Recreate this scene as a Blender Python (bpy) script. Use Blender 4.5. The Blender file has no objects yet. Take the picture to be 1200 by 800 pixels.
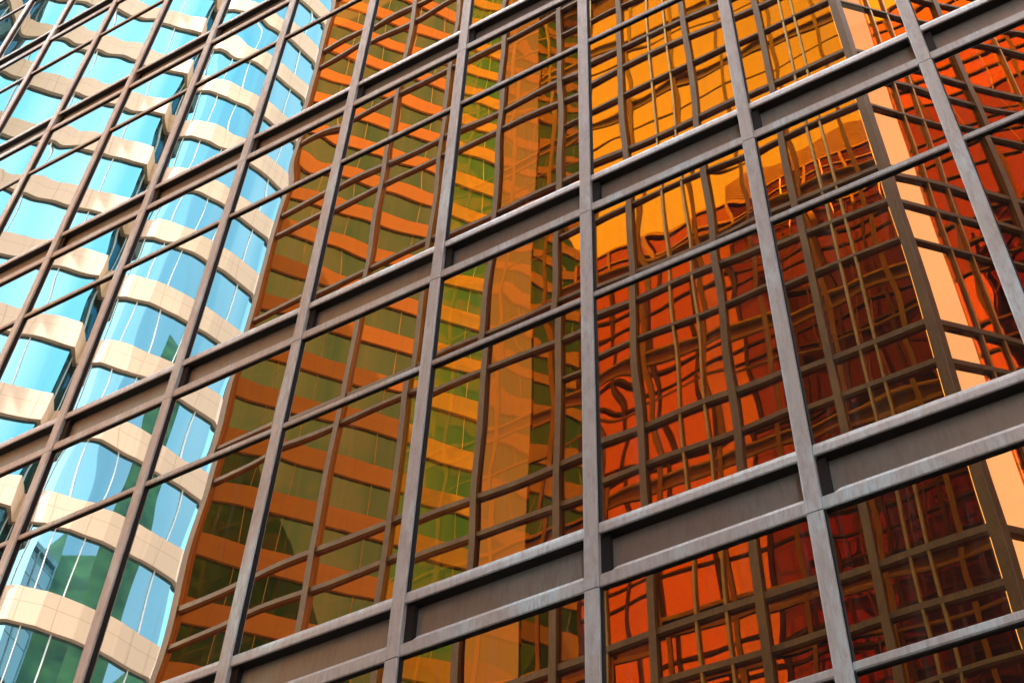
import bpy, math, random
from mathutils import Vector, Matrix, noise

random.seed(7)
SC = bpy.context.scene
COL = SC.collection
S = 1.4                       # one facade bay in metres
DA = 4.22 * S                 # camera to facade
DB = 5.02 * S                 # court width: facade to the gold building opposite
EYE = 1.6
CAMU = 8.11
FL = 2.785 * S                # storey height of the facade
Z0 = EYE + 1.655 * S          # first sill line above the plaza
GR = Z0 - FL


def X(u):
    return (u - CAMU) * S


def Zf(v):                    # facade storey number -> height
    return Z0 + v * FL


# ------------------------------------------------------------------ camera
cd = bpy.data.cameras.new('camera')
cam = bpy.data.objects.new('camera', cd)
COL.objects.link(cam)
right = Vector((.86929854, .49342602, .02916872))
up = Vector((.36448552, -.67976014, .63645618))
back = -Vector((-.33387177, .54263885, .77076113))
m = Matrix((right, up, back)).transposed().to_4x4()
m.translation = Vector((0, -DA, EYE))
cam.matrix_world = m
cd.sensor_width = 36
cd.lens = 36 * 1715.8 / 1200
cd.clip_start = .05
cd.clip_end = 5000
SC.camera = cam


def project(p, mirror=False):
    q = Vector((p[0], -p[1] if mirror else p[1], p[2])) - Vector((0, -DA, EYE))
    w = -q.dot(back)
    if w < .1:
        return None
    return (600 + 1715.8 * q.dot(right) / w, 400 - 1715.8 * q.dot(up) / w)


def area_in_view(c4, mirror=False, pad=45):
    ps = [project(p, mirror) for p in c4]
    if any(p is None for p in ps):
        return 0
    x0 = max(min(p[0] for p in ps), -pad); x1 = min(max(p[0] for p in ps), 1200 + pad)
    y0 = max(min(p[1] for p in ps), -pad); y1 = min(max(p[1] for p in ps), 800 + pad)
    return max(0, x1 - x0) * max(0, y1 - y0)


# --------------------------------------------------------------- materials
def newmat(name):
    mt = bpy.data.materials.new(name)
    mt.use_nodes = True
    nt = mt.node_tree
    nt.nodes.clear()
    return mt, nt, nt.nodes, nt.links


def N(nt, kind, **kw):
    n = nt.nodes.new(kind)
    for k, v in kw.items():
        if k in n.inputs:
            n.inputs[k].default_value = v
        else:
            setattr(n, k, v)
    return n


def ramp(nt, src, stops):
    r = nt.nodes.new('ShaderNodeValToRGB')
    e = r.color_ramp.elements
    while len(e) < len(stops):
        e.new(.5)
    for i, (p, c) in enumerate(stops):
        e[i].position = p
        e[i].color = c if len(c) == 4 else (*c, 1)
    nt.links.new(src, r.inputs[0])
    return r


def coords(nt, scale):
    t = nt.nodes.new('ShaderNodeTexCoord')
    mp = nt.nodes.new('ShaderNodeMapping')
    mp.inputs['Scale'].default_value = scale
    nt.links.new(t.outputs['Object'], mp.inputs[0])
    return mp.outputs[0]


def weathered_metal(name, c1, c2, c3, metallic, rough):
    mt, nt, nd, lk = newmat(name)
    p = N(nt, 'ShaderNodeBsdfPrincipled', Metallic=metallic, Roughness=rough)
    o = nd.new('ShaderNodeOutputMaterial')
    a = N(nt, 'ShaderNodeTexNoise', Scale=1.0, Detail=6.0, Roughness=.62)
    lk.new(coords(nt, (1.1, 1.1, .45)), a.inputs['Vector'])
    r1 = ramp(nt, a.outputs['Fac'], [(.36, c1), (.48, c2), (.55, c2), (.68, c1)])
    b = N(nt, 'ShaderNodeTexNoise', Scale=1.0, Detail=8.0, Roughness=.75)
    lk.new(coords(nt, (34, 34, 6)), b.inputs['Vector'])
    r2 = ramp(nt, b.outputs['Fac'], [(.46, (0, 0, 0)), (.74, (.9, .9, .9))])
    mx = N(nt, 'ShaderNodeMix', data_type='RGBA')
    lk.new(r2.outputs[0], mx.inputs[0]); lk.new(r1.outputs[0], mx.inputs[6])
    mx.inputs[7].default_value = (*c3, 1)
    lk.new(mx.outputs[2], p.inputs['Base Color'])
    d = N(nt, 'ShaderNodeMath', operation='MULTIPLY_ADD')
    lk.new(b.outputs['Fac'], d.inputs[0]); d.inputs[1].default_value = .35; d.inputs[2].default_value = rough - .15
    lk.new(d.outputs[0], p.inputs['Roughness'])
    bp = N(nt, 'ShaderNodeBump', Strength=.12, Distance=.004)
    lk.new(b.outputs['Fac'], bp.inputs['Height']); lk.new(bp.outputs[0], p.inputs['Normal'])
    lk.new(p.outputs[0], o.inputs[0])
    return mt


def mirror_glass(name, tint, dirt=.06):
    mt, nt, nd, lk = newmat(name)
    o = nd.new('ShaderNodeOutputMaterial')
    g = N(nt, 'ShaderNodeBsdfGlossy', Color=(*tint, 1), Roughness=.0)
    df = N(nt, 'ShaderNodeBsdfDiffuse', Color=(.32, .3, .27, 1))
    a = N(nt, 'ShaderNodeTexNoise', Scale=1.0, Detail=5.0, Roughness=.6)
    lk.new(coords(nt, (24, 24, .55)), a.inputs['Vector'])
    r = ramp(nt, a.outputs['Fac'], [(.54, (.0, .0, .0)), (.78, (1, 1, 1))])
    b = N(nt, 'ShaderNodeTexNoise', Scale=1.0, Detail=4.0)
    lk.new(coords(nt, (.7, .7, .5)), b.inputs['Vector'])
    mu = N(nt, 'ShaderNodeMath', operation='MULTIPLY')
    lk.new(r.outputs[0], mu.inputs[0]); lk.new(b.outputs['Fac'], mu.inputs[1])
    mu2 = N(nt, 'ShaderNodeMath', operation='MULTIPLY_ADD')
    lk.new(mu.outputs[0], mu2.inputs[0]); mu2.inputs[1].default_value = dirt * 2.2; mu2.inputs[2].default_value = dirt * .25
    mx = nd.new('ShaderNodeMixShader')
    lk.new(mu2.outputs[0], mx.inputs[0]); lk.new(g.outputs[0], mx.inputs[1]); lk.new(df.outputs[0], mx.inputs[2])
    lk.new(mx.outputs[0], o.inputs[0])
    return mt


def gold_glass(name, refl, trans, fac):
    mt, nt, nd, lk = newmat(name)
    o = nd.new('ShaderNodeOutputMaterial')
    g = N(nt, 'ShaderNodeBsdfGlossy', Color=(*refl, 1), Roughness=.0)
    t = N(nt, 'ShaderNodeBsdfTransparent', Color=(*trans, 1))
    mx = nd.new('ShaderNodeMixShader')
    mx.inputs[0].default_value = fac
    lk.new(t.outputs[0], mx.inputs[1]); lk.new(g.outputs[0], mx.inputs[2])
    lk.new(mx.outputs[0], o.inputs[0])
    return mt


def plain(name, c, rough=.6, metallic=0., var=.15, scale=3.):
    mt, nt, nd, lk = newmat(name)
    p = N(nt, 'ShaderNodeBsdfPrincipled', Metallic=metallic, Roughness=rough)
    o = nd.new('ShaderNodeOutputMaterial')
    a = N(nt, 'ShaderNodeTexNoise', Scale=1.0, Detail=6.0, Roughness=.6)
    lk.new(coords(nt, (scale,) * 3), a.inputs['Vector'])
    r = ramp(nt, a.outputs['Fac'], [(.3, [x * (1 - var) for x in c]), (.7, [min(1, x * (1 + var)) for x in c])])
    lk.new(r.outputs[0], p.inputs['Base Color'])
    lk.new(p.outputs[0], o.inputs[0])
    return mt


def stone_tiles(name, c, joint):
    mt, nt, nd, lk = newmat(name)
    p = N(nt, 'ShaderNodeBsdfPrincipled', Roughness=.55)
    o = nd.new('ShaderNodeOutputMaterial')
    t = nd.new('ShaderNodeUVMap')
    b = N(nt, 'ShaderNodeTexBrick', Scale=1.0, offset=0.0)
    b.inputs['Color1'].default_value = (*c, 1)
    b.inputs['Color2'].default_value = (*[x * .95 for x in c], 1)
    b.inputs['Mortar'].default_value = (*joint, 1)
    b.inputs['Mortar Size'].default_value = .02
    b.inputs['Brick Width'].default_value = 1.3
    b.inputs['Row Height'].default_value = .85
    lk.new(t.outputs[0], b.inputs['Vector'])
    lk.new(b.outputs[0], p.inputs['Base Color'])
    lk.new(p.outputs[0], o.inputs[0])
    return mt


M_FRAME = weathered_metal('weathered_aluminium', (.66, .86, .94), (.55, .55, .54), (.32, .31, .31), .0, .38)
M_SPAN = weathered_metal('spandrel_metal', (.30, .36, .35), (.29, .29, .26), (.22, .22, .19), .25, .34)
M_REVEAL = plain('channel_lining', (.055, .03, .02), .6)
M_GLASS = mirror_glass('mirror_glass', (.48, .49, .49), dirt=.15)
M_BLACK = plain('near_black', (.008, .006, .005), .8, var=.05)  # near-black, stands in for shade under rails and beside mullions
M_CORE = plain('core', (.12, .11, .1))
M_BFRAME = weathered_metal('bronze_frame', (.36, .17, .018), (.25, .105, .012), (.44, .22, .03), .2, .45)
M_GOLD = gold_glass('gold_glass', (1., .265, .004), (.8, .3, .05), .52)
M_GOLDSCREEN = gold_glass('gold_screen_glass', (1., .2, .008), (.58, .165, .022), .05)
M_GRIDSCREEN = gold_glass('golden_screen_glass', (1., .30, .01), (.62, .23, .010), .24)
M_AMBERSCREEN = gold_glass('amber_screen_glass', (1., .2, .008), (.125, .034, .003), .34)
M_GLINE = plain('gold_reflection', (.62, .36, .06), .35, .5, var=.2)  # gold colour of the imitated mullion reflections
M_DEEP = gold_glass('deep_amber_glass', (.9, .2, .004), (.4, .15, .03), .2)
M_AMBER = gold_glass('amber_glass', (.8, .22, .008), (.6, .3, .05), .46)
M_BLIND = plain('blind', (.62, .40, .25), .8, var=.06, scale=.6)
M_BCORE = plain('bronze_panel', (.26, .13, .04), .5, var=.3, scale=1.5)
M_DARK = plain('dark_room', (.02, .012, .008), .7)
M_CLEAR = gold_glass('pale_gold_glass', (1, .7, .4), (.56, .335, .19), .02)
M_STONE = stone_tiles('pink_stone', (.80, .52, .34), (.60, .37, .22))
M_TRIM = plain('white_trim', (.85, .8, .74), .4, var=.03)
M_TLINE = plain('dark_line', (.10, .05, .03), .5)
M_ROOF = plain('roof', (.3, .29, .28), .8)


def teal_glass():
    mt, nt, nd, lk = newmat('teal_glass')
    o = nd.new('ShaderNodeOutputMaterial')
    a = N(nt, 'ShaderNodeTexNoise', Scale=1.0, Detail=2.0)
    lk.new(coords(nt, (.5, .5, .02)), a.inputs['Vector'])
    r = ramp(nt, a.outputs['Fac'], [(.35, (.075, .26, .33)), (.65, (.175, .34, .39))])
    g = N(nt, 'ShaderNodeBsdfGlossy', Roughness=.01)
    lk.new(r.outputs[0], g.inputs['Color'])
    d = N(nt, 'ShaderNodeBsdfDiffuse', Color=(.01, .09, .13, 1))
    mx = nd.new('ShaderNodeMixShader'); mx.inputs[0].default_value = .25
    lk.new(g.outputs[0], mx.inputs[1]); lk.new(d.outputs[0], mx.inputs[2])
    lk.new(mx.outputs[0], o.inputs[0])
    return mt


M_TEAL = teal_glass()


# ---------------------------------------------------------------- builders
class MB:
    def __init__(s):
        s.v, s.f, s.smooth, s.uv = [], [], [], []

    def face(s, pts, uv=None):
        i = len(s.v)
        s.v += [tuple(p) for p in pts]
        s.f.append(tuple(range(i, i + len(pts))))
        s.smooth.append(False); s.uv.append(uv)

    def box(s, x0, x1, y0, y1, z0, z1):
        i = len(s.v)
        s.v += [(x, y, z) for x in (x0, x1) for y in (y0, y1) for z in (z0, z1)]
        for f in ((0, 1, 3, 2), (4, 6, 7, 5), (0, 4, 5, 1), (2, 3, 7, 6), (0, 2, 6, 4), (1, 5, 7, 3)):
            s.f.append(tuple(i + k for k in f)); s.smooth.append(False); s.uv.append(None)

    def prism(s, prof, a, b):
        """closed profile of Vectors swept from offset a to offset b"""
        n = len(prof); i = len(s.v)
        s.v += [tuple(p + a) for p in prof] + [tuple(p + b) for p in prof]
        for k in range(n):
            s.f.append((i + k, i + (k + 1) % n, i + n + (k + 1) % n, i + n + k)); s.smooth.append(False); s.uv.append(None)
        s.f.append(tuple(i + k for k in reversed(range(n)))); s.smooth.append(False); s.uv.append(None)
        s.f.append(tuple(i + n + k for k in range(n))); s.smooth.append(False); s.uv.append(None)

    def grid(s, o, du, dv, nrm, nu, nv, h):
        i = len(s.v)
        for b in range(nv + 1):
            for a in range(nu + 1):
                fu, fv = a / nu, b / nv
                s.v.append(tuple(o + du * fu + dv * fv + nrm * h(fu, fv)))
        for b in range(nv):
            for a in range(nu):
                q = i + b * (nu + 1) + a
                s.f.append((q, q + 1, q + nu + 2, q + nu + 1)); s.smooth.append(True); s.uv.append(None)

    def build(s, name, mat, parent=None, org=Vector((0, 0, 0))):
        me = bpy.data.meshes.new(name)
        me.from_pydata([(x - org.x, y - org.y, z - org.z) for x, y, z in s.v], [], s.f)
        me.polygons.foreach_set('use_smooth', s.smooth)
        if any(u is not None for u in s.uv):
            L = me.uv_layers.new(name='UVMap')
            for p, u in zip(me.polygons, s.uv):
                if u:
                    for li, c in zip(p.loop_indices, u):
                        L.data[li].uv = c
        me.materials.append(mat)
        me.update()
        o = bpy.data.objects.new(name, me)
        COL.objects.link(o)
        if parent:
            o.parent = parent
        return o


def thing(name, label, cat, loc):
    o = bpy.data.objects.new(name, None)
    COL.objects.link(o)
    o.location = loc
    o['label'] = label; o['category'] = cat
    return o


def warp(rng, w, h, k=1.0):
    """out-of-plane shape of one heat-strengthened pane, in metres"""
    tx, tz = rng.gauss(0, .0021), rng.gauss(0, .0021)
    bow = rng.uniform(-.4, 1.0) * .0016
    ws = [(rng.uniform(.35, 1.5), rng.uniform(-1.2, 1.2), rng.uniform(0, 6.28), rng.uniform(.4, 1) * .00036) for _ in range(4)]
    ed = rng.uniform(.2, 1.) * .00035
    sd = Vector((rng.uniform(0, 99), rng.uniform(0, 99), 0))

    def f(a, b):
        x, z = a * w, b * h
        q = tx * (x - w / 2) + tz * (z - h / 2) + bow * 16 * a * (1 - a) * b * (1 - b)
        for kx, kz, ph, am in ws:
            q += am / math.hypot(kx, kz) * math.sin(6.283 * (kx * x + kz * z) / 1.4 + ph)
        e = min(x, w - x)
        q += ed * math.exp(-e / .07)
        e = min(z, h - z)
        q += ed * math.exp(-e / .07)
        q += .00035 * noise.noise(sd + Vector((x * 1.9, z * 1.4, 0)))
        return q * k
    return f


def cham(y0, y1, z0, z1, c):
    """chamfered rail profile in the y-z plane (front is y0)"""
    return [Vector((0, y, z)) for y, z in ((y1, z0), (y0 + c, z0), (y0, z0 + c), (y0, z1 - c), (y0 + c, z1), (y1, z1))]


# ------------------------------------------------- the facade in the picture
FU0, FU1 = -8, 14
FROOF = 13.0
MW = .070 * S
main = thing('office_building', 'mirrored glass curtain wall with weathered grey metal mullions filling the frame',
             'building', (X(FU0), 0, 0))
org = main.location.copy()
RU, RT, RL = .038 * S, .024 * S, .035 * S     # half heights of sill rail, transom, head rail


def rail_mb(mb, kind, x0, x1, z):
    if kind == 'sill_rail':
        pr = [Vector((0, y, zz)) for y, zz in ((.13, z - RU), (.006, z - RU), (0, z - RU + .006), (.004, z + RU * .15), (.012, z + RU - .01), (.02, z + RU), (.13, z + RU))]
    elif kind == 'transom':
        pr = cham(.004, .13, z - RT, z + RT, .012)
    else:
        pr = cham(.0, .13, z - RL, z + RL, .006)
    mb.prism(pr, Vector((x0, 0, 0)), Vector((x1, 0, 0)))
    if kind == 'head_rail':
        # the drip ledge above, set back, with cut ends
        h = .042
        z1 = z + RL + .001
        fr = [(x0 + .05, .018, z1), (x1 - .004, .018, z1), (x1 - .004, .03, z1 + h), (x0 + .11, .03, z1 + h)]
        bk = [(x, .076, zz) for x, _, zz in fr]
        mb.face(fr); mb.face([fr[3], fr[2], bk[2], bk[3]]); mb.face([fr[0], fr[3], bk[3], bk[0]]); mb.face([fr[1], bk[1], bk[2], fr[2]])


cells = []
for k in range(FU0, FU1):
    for fl in range(-1, 14):
        x0, x1 = X(k), X(k + 1) - MW
        zu, zt, zl, zn = Zf(fl), Zf(fl + .6), Zf(fl + .89), Zf(fl + 1)
        if fl == -1:
            zu = GR + RU
        if zl > Zf(FROOF) + .1:
            continue
        cells.append(('window_pane', x0, x1, zu + RU, zt - RT, k, fl, 0))
        cells.append(('window_pane', x0, x1, zt + RT, zl - RL, k, fl, 1))
        cells.append(('transom', x0, x1, zt - RT, zt + RT, k, fl, 2))
        cells.append(('head_rail', x0, x1, zl - RL, zl + RL, k, fl, 3))
        cells.append(('sill_rail', x0, x1, zu - RU, zu + RU, k, fl, 4))
        cells.append(('spandrel_panel', x0, x1, zl + RL, zn - RU, k, fl, 5))
score = {}
for c in cells:
    _, x0, x1, z0, z1 = c[:5]
    score[c] = area_in_view([(x0, 0, z0), (x1, 0, z0), (x1, 0, z1), (x0, 0, z1)])
kinds = {'window_pane': M_GLASS, 'transom': M_FRAME, 'head_rail': M_FRAME, 'sill_rail': M_FRAME, 'spandrel_panel': M_SPAN}


def cell_mb(mb, c):
    kind, x0, x1, z0, z1, k, fl, j = c
    rng = random.Random(k * 1009 + fl * 31 + j)
    if kind == 'window_pane':
        n = 22 if score[c] > 0 else 9
        w, h = x1 - x0 + .03, z1 - z0 + .02
        kk = .58
        mb.grid(Vector((x0 - .015, .027, z0 - .01)), Vector((w, 0, 0)), Vector((0, 0, h)), Vector((0, 1, 0)), n, n, warp(rng, w, h, kk))
    elif kind == 'spandrel_panel':
        mb.box(x0 - .01, x1 + .01, .078, .105, z0 - .05, z1 + .05)
    else:
        rail_mb(mb, kind, x0 + .002, x1 - .002, (z0 + z1) / 2)


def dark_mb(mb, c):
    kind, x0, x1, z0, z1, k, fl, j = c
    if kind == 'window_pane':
        mb.box(x0 + .001, x0 + .009, .006, .04, z0 - .006, z1 + .006)  # dark strip painting in the shaded side of the mullion
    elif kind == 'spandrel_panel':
        mb.box(x0 + .001, x0 + .06, .03, .077, z0 + .002, z1 - .005)  # near-black block at the left end of the channel
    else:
        mb.box(x0 + .012, x1 - .012, .011, .128, z0 - .008, z0 + .002)  # dark slab painting in the shade under the rail


for kind, mat in kinds.items():
    mine = sorted([c for c in cells if c[0] == kind], key=lambda c: -score[c])
    big = [c for c in mine if score[c] > 0][:100]
    for c in big:
        mb = MB(); cell_mb(mb, c); o = mb.build(kind, mat, main, org)
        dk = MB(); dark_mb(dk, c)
        dk.build({'window_pane': 'mullion_shade', 'spandrel_panel': 'end_block'}.get(kind, 'soffit_shade'), M_BLACK, o, org)
    rest = MB()
    for c in mine:
        if c not in big:
            cell_mb(rest, c)
    if rest.v:
        o = rest.build(kind, mat, main, org)
        o['kind'] = 'stuff'
for k in range(FU0, FU1 + 1):
    mb = MB()
    x1 = X(k); x0 = x1 - MW
    c = .007
    pr = [Vector((x, y, 0)) for x, y in ((x0, .26), (x0, -.014 + c), (x0 + c, -.014), (x1 - c, -.014), (x1, -.014 + c), (x1, .26))]
    js = [0.0] + [Zf(fl - .125) for fl in range(0, 15) if Zf(fl - .125) < Zf(FROOF)] + [Zf(FROOF) + .25]
    for a, b in zip(js, js[1:]):
        mb.prism(pr, Vector((0, 0, a + .005)), Vector((0, 0, b - .005)))
    core = [Vector((x, y, 0)) for x, y in ((x0 + .012, .25), (x0 + .012, -.008), (x1 - .012, -.008), (x1 - .012, .25))]
    mb.build('mullion', M_FRAME, main, org)
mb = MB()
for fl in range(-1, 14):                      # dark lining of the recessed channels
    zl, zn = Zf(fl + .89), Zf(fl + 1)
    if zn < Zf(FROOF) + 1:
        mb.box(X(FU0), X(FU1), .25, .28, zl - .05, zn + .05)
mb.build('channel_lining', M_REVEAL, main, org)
mb = MB()
mb.box(X(FU0), X(FU1) - .1, .3, 22, 0, Zf(FROOF) + .2)
mb.build('core', M_CORE, main, org)
mb = MB()
mb.box(X(FU0) - .1, X(FU1), -.03, 22.1, Zf(FROOF) + .25, Zf(FROOF) + .6)
mb.build('roof', M_FRAME, main, org)

# --------------------------------- the gold building across the court (seen mirrored)
gold = thing('gold_glass_building', 'gold tinted glass building with bronze frames mirrored in the facade across the court',
             'building', (X(-2), -DB, 0))
gorg = gold.location.copy()
BF = .947 * FL
BH0 = Zf(3.31 - .947 * 3)
BROWS = 10
BL, BT = .2 * FL, .49 * FL
BROOF = BH0 + BROWS * BF


def gold_wall(name_root, p0, direction, nbays, bay, parent, porg, outward, screen_bays=0, glass=None, first_glass=0.0):
    """gold curtain wall from p0 along direction, outward = unit normal towards the court"""
    d = direction
    n = outward
    glass = glass or M_GOLD
    mwid = .075 * S
    lst = []
    for i in range(nbays):
        a = p0 + d * (i * bay + mwid / 2 + (first_glass if i == 0 else 0)); b = p0 + d * ((i + 1) * bay - mwid / 2)
        halves = [(a, b, 0 if i >= screen_bays else 3 if i == screen_bays - 2 else 1)]
        if i == screen_bays - 1:
            c = p0 + d * (i + .64) * bay
            halves = [(a, c, 2), (c, b, 0)]
        for r, (a, b, scr) in ((r, hf) for r in range(-1, BROWS) for hf in halves):
            z0 = BH0 + r * BF
            z1 = z0 + BF - BL
            z2 = z0 + BF
            zt = z0 + BT
            z0 = max(z0, .05)
            spans = [(z0 + .03, z1 - .03, 0)] if i < screen_bays else [(z0 + .03, zt - .03, 0), (zt + .03, z1 - .03, 0)]
            spans.append((z1 + .03, z2 - .03, 1))
            for (qa, qb, spn) in spans:
                if qb - qa < .2:
                    continue
                sc = area_in_view([(a.x, a.y, qa), (b.x, b.y, qa), (b.x, b.y, qb), (a.x, a.y, qb)], True)
                lst.append((sc, i, a, b, qa, qb, scr))
    lst.sort(key=lambda t: -t[0])
    rest = {}
    for q, (sc, i, a, b, qa, qb, scr) in enumerate(lst):
        rng = random.Random(q * 7 + i * 131 + nbays)
        w = (b - a).length
        gl = (glass, M_GOLDSCREEN, M_AMBERSCREEN, M_GRIDSCREEN)[scr]
        if scr == 0 and Zf(6.35) < qa < Zf(8.3):
            gl = M_DEEP  # storeys out of direct view, duller glass added to darken repeated reflections
        own = q < 70 and sc > 0
        mb = MB() if own else rest.setdefault(gl.name, MB())
        nn = 14 if own else 6
        mb.grid(a - d * .02 - n * .05 + Vector((0, 0, qa - .02)), d * (w + .04), Vector((0, 0, qb - qa + .04)), n, nn, nn, warp(rng, w, qb - qa, .75 if scr == 1 else 1.5))
        if own:
            mb.build('window_pane', gl, parent, porg)
    for gn, mb in rest.items():
        o = mb.build('window_pane', bpy.data.materials[gn], parent, porg)
        o['kind'] = 'stuff'
    for i in range(nbays + 1):
        mb = MB()
        c = p0 + d * (i * bay)
        e = 1.25 if i in (0, nbays) else 1.0
        hw = mwid / 2 * e
        pr = [c - d * hw - n * .12, c + d * hw - n * .12, c + d * hw + n * .03, c - d * hw + n * .03]
        mb.prism(pr, Vector((0, 0, 0)), Vector((0, 0, BROOF)))
        mb.build('mullion', M_BFRAME, parent, porg)
    for i in range(screen_bays, nbays):
        for fr in (((.5,), (.31, .47), (.62,), (.44, .71))[(i * 7 + nbays) % 4]):
            mb = MB()  # bars added to imitate facade mullions reflected in the gold glass
            c = p0 + d * ((i + fr) * bay)
            mb.prism([c - d * .017 - n * .08, c + d * .017 - n * .08, c + d * .017 + n * .004, c - d * .017 + n * .004], Vector((0, 0, 0)), Vector((0, 0, BROOF)))
            mb.build('thin_bar', M_GLINE, parent, porg)
    for r in range(-1, BROWS + 1):
        z = BH0 + r * BF
        if z < 0:
            continue
        for (zc, hh, nm, de) in ((z, .05, 'sill_rail', .012), (z - BL, .045, 'head_rail', .008), (z + BT, .03, 'transom', .01)):
            if nm == 'transom' and r == BROWS:
                continue
            i0 = screen_bays if nm == 'transom' else 0
            mb = MB()
            for i in range(i0, nbays):
                a = p0 + d * (i * bay + mwid / 2); b = p0 + d * ((i + 1) * bay - mwid / 2)
                pr = [Vector((-n.x * .1, -n.y * .1, zc - hh)), Vector((n.x * de, n.y * de, zc - hh)), Vector((n.x * de, n.y * de, zc + hh)), Vector((-n.x * .1, -n.y * .1, zc + hh))]
                mb.prism(pr, a, b)
            mb.build(nm, M_BFRAME, parent, porg)


gold_wall('front', Vector((X(-2), -DB, 0)), Vector((1, 0, 0)), 9, S, gold, gorg, Vector((0, 1, 0)), screen_bays=5)
# body behind the glass: dark rooms, and a louvred plant storey on top
mb = MB()
mb.prism([Vector((X(2.58), -DB - 3.2, 0)), Vector((X(6.9) - .5, -DB - 3.2, 0)), Vector((X(6.93), -DB - .16, 0)), Vector((X(2.58), -DB - .16, 0))], Vector((0, 0, 0)), Vector((0, 0, BROOF - .1)))
mb.build('core', M_DARK, gold, gorg)
mb = MB()
for i in range(14):
    z = BROOF + .08 + i * .085
    mb.prism([Vector((0, -DB - .12, z)), Vector((0, -DB + .0, z - .02)), Vector((0, -DB + .0, z + .035)), Vector((0, -DB - .12, z + .055))], Vector((X(2), 0, 0)), Vector((X(7), 0, 0)))
mb.box(X(2), X(7) - .6, -DB - 3.1, -DB - .14, BROOF + .03, BROOF + 1.2)
mb.build('plant_louvre', M_BFRAME, gold, gorg)
# chamfered wing turning away at 45 degrees
q = math.sqrt(.5)
cd45 = Vector((q, -q, 0)); cn45 = Vector((q, q, 0))
pc = Vector((X(7.0) + .06, -DB - .06, 0))
gold_wall('chamfer', pc, cd45, 5, 1.52 * S, gold, gorg, cn45, first_glass=.35 * S)
mb = MB()
a = pc + cd45 * (.07 * S); b = pc + cd45 * (.37 * S)
pr = [a - cn45 * .045, b - cn45 * .045, b - cn45 * .0, a - cn45 * .0]
mb.prism(pr, Vector((0, 0, 0)), Vector((0, 0, BROOF - .2)))
mb.build('corner_pane', M_CLEAR, gold, gorg)
mb = MB()
a = pc + cd45 * (.39 * S + .08) - cn45 * .09; b = pc + cd45 * (7.4 * S) - cn45 * .09
mb.prism([a, b, b + Vector((0, -4, 0)), a + Vector((-.36, -4, 0))], Vector((0, 0, 0)), Vector((0, 0, BROOF - .15)))
mb.build('core', M_DARK, gold, gorg)

# ------------------------------------------------ east wing closing the court
east = thing('gold_glass_wing', 'lower gold glass wing closing the right end of the court', 'building', (X(14), -.3, 0))
gold_wall('east', Vector((X(14) + .2, -.3, 0)), Vector((0, -1, 0)), 9, S, east, east.location.copy(), Vector((-1, 0, 0)), glass=M_AMBER)
mb = MB()
mb.box(X(14) + 1.3, X(14) + 8, -.3 - 9 * S, -.3, 0, BROOF - .1)
mb.build('core', M_DARK, east, east.location.copy())

# --------------------------------------------------- banded towers (mirrored)
def V2(u, dep):
    return Vector((X(u), -(dep * S - DA), 0))


def banded_tower(name, label, poly, vis, vref, h, bandh, hi, uoff=0):
    """poly: plan corners (u, depth) all round; vis: how many first edges show windows and bands"""
    pts = [V2(*p) for p in poly]
    cen = sum(pts, Vector()) / len(pts)
    root = thing(name, label, 'building', (cen.x, cen.y, 0))
    og = root.location.copy()
    area = sum(a.x * b.y - b.x * a.y for a, b in zip(pts, pts[1:] + pts[:1]))
    sgn = 1 if area > 0 else -1

    def offset(dist):
        out = []
        n = len(pts)
        for i in range(n):
            e0 = (pts[i] - pts[i - 1]).normalized(); e1 = (pts[(i + 1) % n] - pts[i]).normalized()
            n0 = Vector((e0.y, -e0.x, 0)) * sgn; n1 = Vector((e1.y, -e1.x, 0)) * sgn
            b = (n0 + n1)
            b = b.normalized() / max(.5, b.normalized().dot(n1)) if b.length > .01 else n0
            out.append(pts[i] + b * dist)
        return out

    def ring(mb, dist, z0, z1, cap=True):
        o = offset(dist); acc = 0
        for i in range(len(o)):
            a, b = o[i], o[(i + 1) % len(o)]
            L = (b - a).length
            mb.face([a + Vector((0, 0, z0)), b + Vector((0, 0, z0)), b + Vector((0, 0, z1)), a + Vector((0, 0, z1))],
                    [(acc, 0), (acc + L, 0), (acc + L, z1 - z0), (acc, z1 - z0)])
            acc += L
        if cap:
            mb.face([p + Vector((0, 0, z1)) for p in o]); mb.face([p + Vector((0, 0, z0)) for p in reversed(o)])
    hh = h * S
    zb = EYE + vref * S
    while zb - hh > 0:
        zb -= hh
    fl = 0
    while zb < EYE + hi * S:
        zt = zb + bandh * hh
        mb = MB(); ring(mb, .16, zb, zt); band = mb.build('stone_band', M_STONE, root, og)
        mb = MB(); ring(mb, .20, zt, zt + .08); ring(mb, .20, zb - .08, zb); mb.build('trim', M_TRIM, band, Vector((0, 0, 0)))
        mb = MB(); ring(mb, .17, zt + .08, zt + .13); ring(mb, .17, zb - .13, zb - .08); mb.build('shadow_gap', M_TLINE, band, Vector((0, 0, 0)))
        mb = MB(); ring(mb, 0, zt, zb + hh, False); mb.build('ribbon_window', M_TEAL, root, og)
        zb += hh; fl += 1
    mb = MB(); ring(mb, .16, zb, zb + 2.); mb.build('parapet', M_STONE, root, og)
    mb = MB()
    ztop = zb
    for i in range(vis):
        a, b = pts[i], pts[i + 1]
        e = (b - a); L = e.length; e.normalize(); n = Vector((e.y, -e.x, 0)) * sgn
        k = max(1, round(L / 2.4))
        for j in range(0, k):
            c = a + e * (L * (j + .5) / k)
            mb.prism([c - e * .02 - n * .02, c + e * .02 - n * .02, c + e * .02 + n * .05, c - e * .02 + n * .05], Vector((0, 0, 0)), Vector((0, 0, ztop)))
    mb.build('thin_bar', M_TRIM, root, og)
    return root


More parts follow.
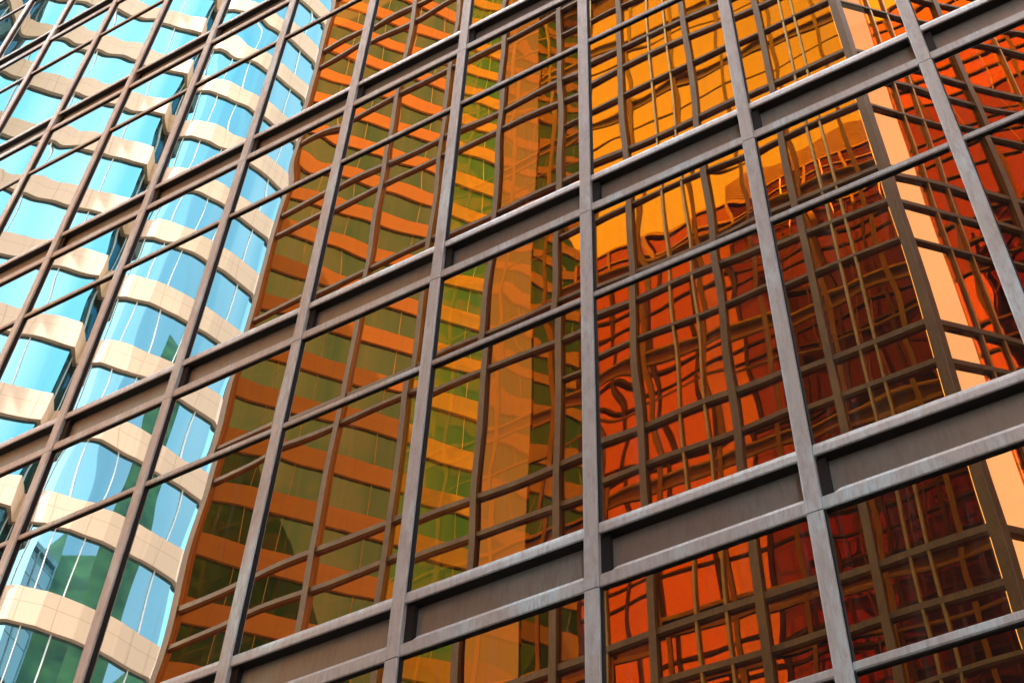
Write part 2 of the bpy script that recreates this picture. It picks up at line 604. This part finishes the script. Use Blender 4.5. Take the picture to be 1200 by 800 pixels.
P1 = [(-18.6, 8.6), (-20.2, 11.9), (-16.1, 16.0), (-16.5, 16.55), (-16.2, 16.75), (-15.75, 17.0), (-15.3, 17.5), (-14.9, 18.2), (-14.55, 19.1), (-14.3, 20.2),
      (-14.38, 20.45), (-19.3, 24.9), (-30, 24.9), (-30, 8.6)]
banded_tower('banded_tower', 'pink stone banded tower with teal ribbon windows mirrored in the left panes', P1, 9, 39.9, 3.04, .34, 62)
P2 = [(-24.5, 26.6), (-16.1, 36.68), (-24, 41), (-33, 30)]
banded_tower('banded_tower', 'farther banded tower showing through the gold glass corner', P2, 1, 60.1 - .6, 2.95, .37, 105)

# ---------------------------------------------------------------- ground, hill
mb = MB()
mb.box(-1500, 1500, -1500, 1500, -.3, 0)
g = mb.build('ground', plain('paving', (.09, .085, .08), .8, scale=.8))
g['kind'] = 'structure'
mb = MB()
nu, nv = 60, 20
for_b = []
i0 = 0
vv = []
for b in range(nv + 1):
    for a in range(nu + 1):
        az = math.radians(5 + 125 * a / nu)
        r = 130 + 130 * b / nv
        t = b / nv
        hgt = 360 * math.sin(min(1, t * 1.25) * math.pi / 2) * (.84 + .16 * math.sin(a * .35)) + 14 * noise.noise(Vector((a * .35, b * .5, 2)))
        hgt += 5 * noise.noise(Vector((a * 1.3, b * 2.1, 7)))
        hgt *= math.sin(math.pi * min(1, max(0, a / nu)) ) ** .3 if 0 < a < nu else 0
        vv.append((r * math.sin(az), r * math.cos(az), hgt - 1 if b else -2))
mb.v = vv
for b in range(nv):
    for a in range(nu):
        qd = b * (nu + 1) + a
        mb.f.append((qd, qd + 1, qd + nu + 2, qd + nu + 1)); mb.smooth.append(True); mb.uv.append(None)
hill = mb.build('hill', plain('wooded_slope', (.075, .12, .025), .9, var=.7, scale=.16))
hill['kind'] = 'structure'

# -------------------------------------------------------------------- light
EL, SUNV = math.radians(64), Vector((-.28, .96, 0)).normalized()
sd = SUNV * math.cos(EL) + Vector((0, 0, math.sin(EL)))
sun = bpy.data.lights.new('sun', 'SUN')
sun.energy = 5.0; sun.angle = math.radians(.53); sun.color = (1, .94, .86)
so = bpy.data.objects.new('sun', sun); COL.objects.link(so)
so.rotation_euler = sd.to_track_quat('Z', 'Y').to_euler()
W = bpy.data.worlds.new('World'); SC.world = W; W.use_nodes = True
nt = W.node_tree; nt.nodes.clear()
sky = nt.nodes.new('ShaderNodeTexSky'); sky.sky_type = 'NISHITA'; sky.sun_disc = False
sky.sun_elevation = EL; sky.sun_rotation = math.atan2(SUNV.x, SUNV.y)
sky.dust_density = 2.5; sky.air_density = 1.0; sky.ozone_density = 1.0
bg = nt.nodes.new('ShaderNodeBackground'); bg.inputs['Strength'].default_value = .15
# thin bright cloud over the blue
tc = nt.nodes.new('ShaderNodeTexCoord')
cn = N(nt, 'ShaderNodeTexNoise', Scale=1.1, Detail=6.0, Roughness=.55)
nt.links.new(tc.outputs['Generated'], cn.inputs['Vector'])
cr = ramp(nt, cn.outputs['Fac'], [(.25, (.25, .25, .25)), (.75, (.8, .8, .8))])
mx = N(nt, 'ShaderNodeMix', data_type='RGBA')
sp = nt.nodes.new('ShaderNodeSeparateXYZ'); nt.links.new(tc.outputs['Generated'], sp.inputs[0])
gx = N(nt, 'ShaderNodeMapRange'); gx.inputs['From Min'].default_value = -.2; gx.inputs['From Max'].default_value = .8
gx.inputs['To Min'].default_value = 1.0; gx.inputs['To Max'].default_value = .35
nt.links.new(sp.outputs['X'], gx.inputs['Value'])
cm = N(nt, 'ShaderNodeMath', operation='MULTIPLY')
nt.links.new(cr.outputs[0], cm.inputs[0]); nt.links.new(gx.outputs[0], cm.inputs[1])
nt.links.new(cm.outputs[0], mx.inputs[0]); nt.links.new(sky.outputs[0], mx.inputs[6])
mx.inputs[7].default_value = (32, 32.4, 33, 1)
nt.links.new(mx.outputs[2], bg.inputs['Color'])
wo = nt.nodes.new('ShaderNodeOutputWorld'); nt.links.new(bg.outputs[0], wo.inputs[0])

# ------------------------------------------------------------------- render
SC.render.engine = 'CYCLES'
cy = SC.cycles
cy.max_bounces = 18; cy.glossy_bounces = 14; cy.diffuse_bounces = 3; cy.transparent_max_bounces = 24; cy.transmission_bounces = 8
cy.sample_clamp_indirect = 6; cy.caustics_reflective = True; cy.caustics_refractive = False
cy.use_denoising = True; cy.denoiser = 'OPENIMAGEDENOISE'
vs = SC.view_settings
vs.view_transform = 'Standard'; vs.look = 'None'; vs.gamma = 1.0; vs.use_curve_mapping = False
vs.exposure = 1.9
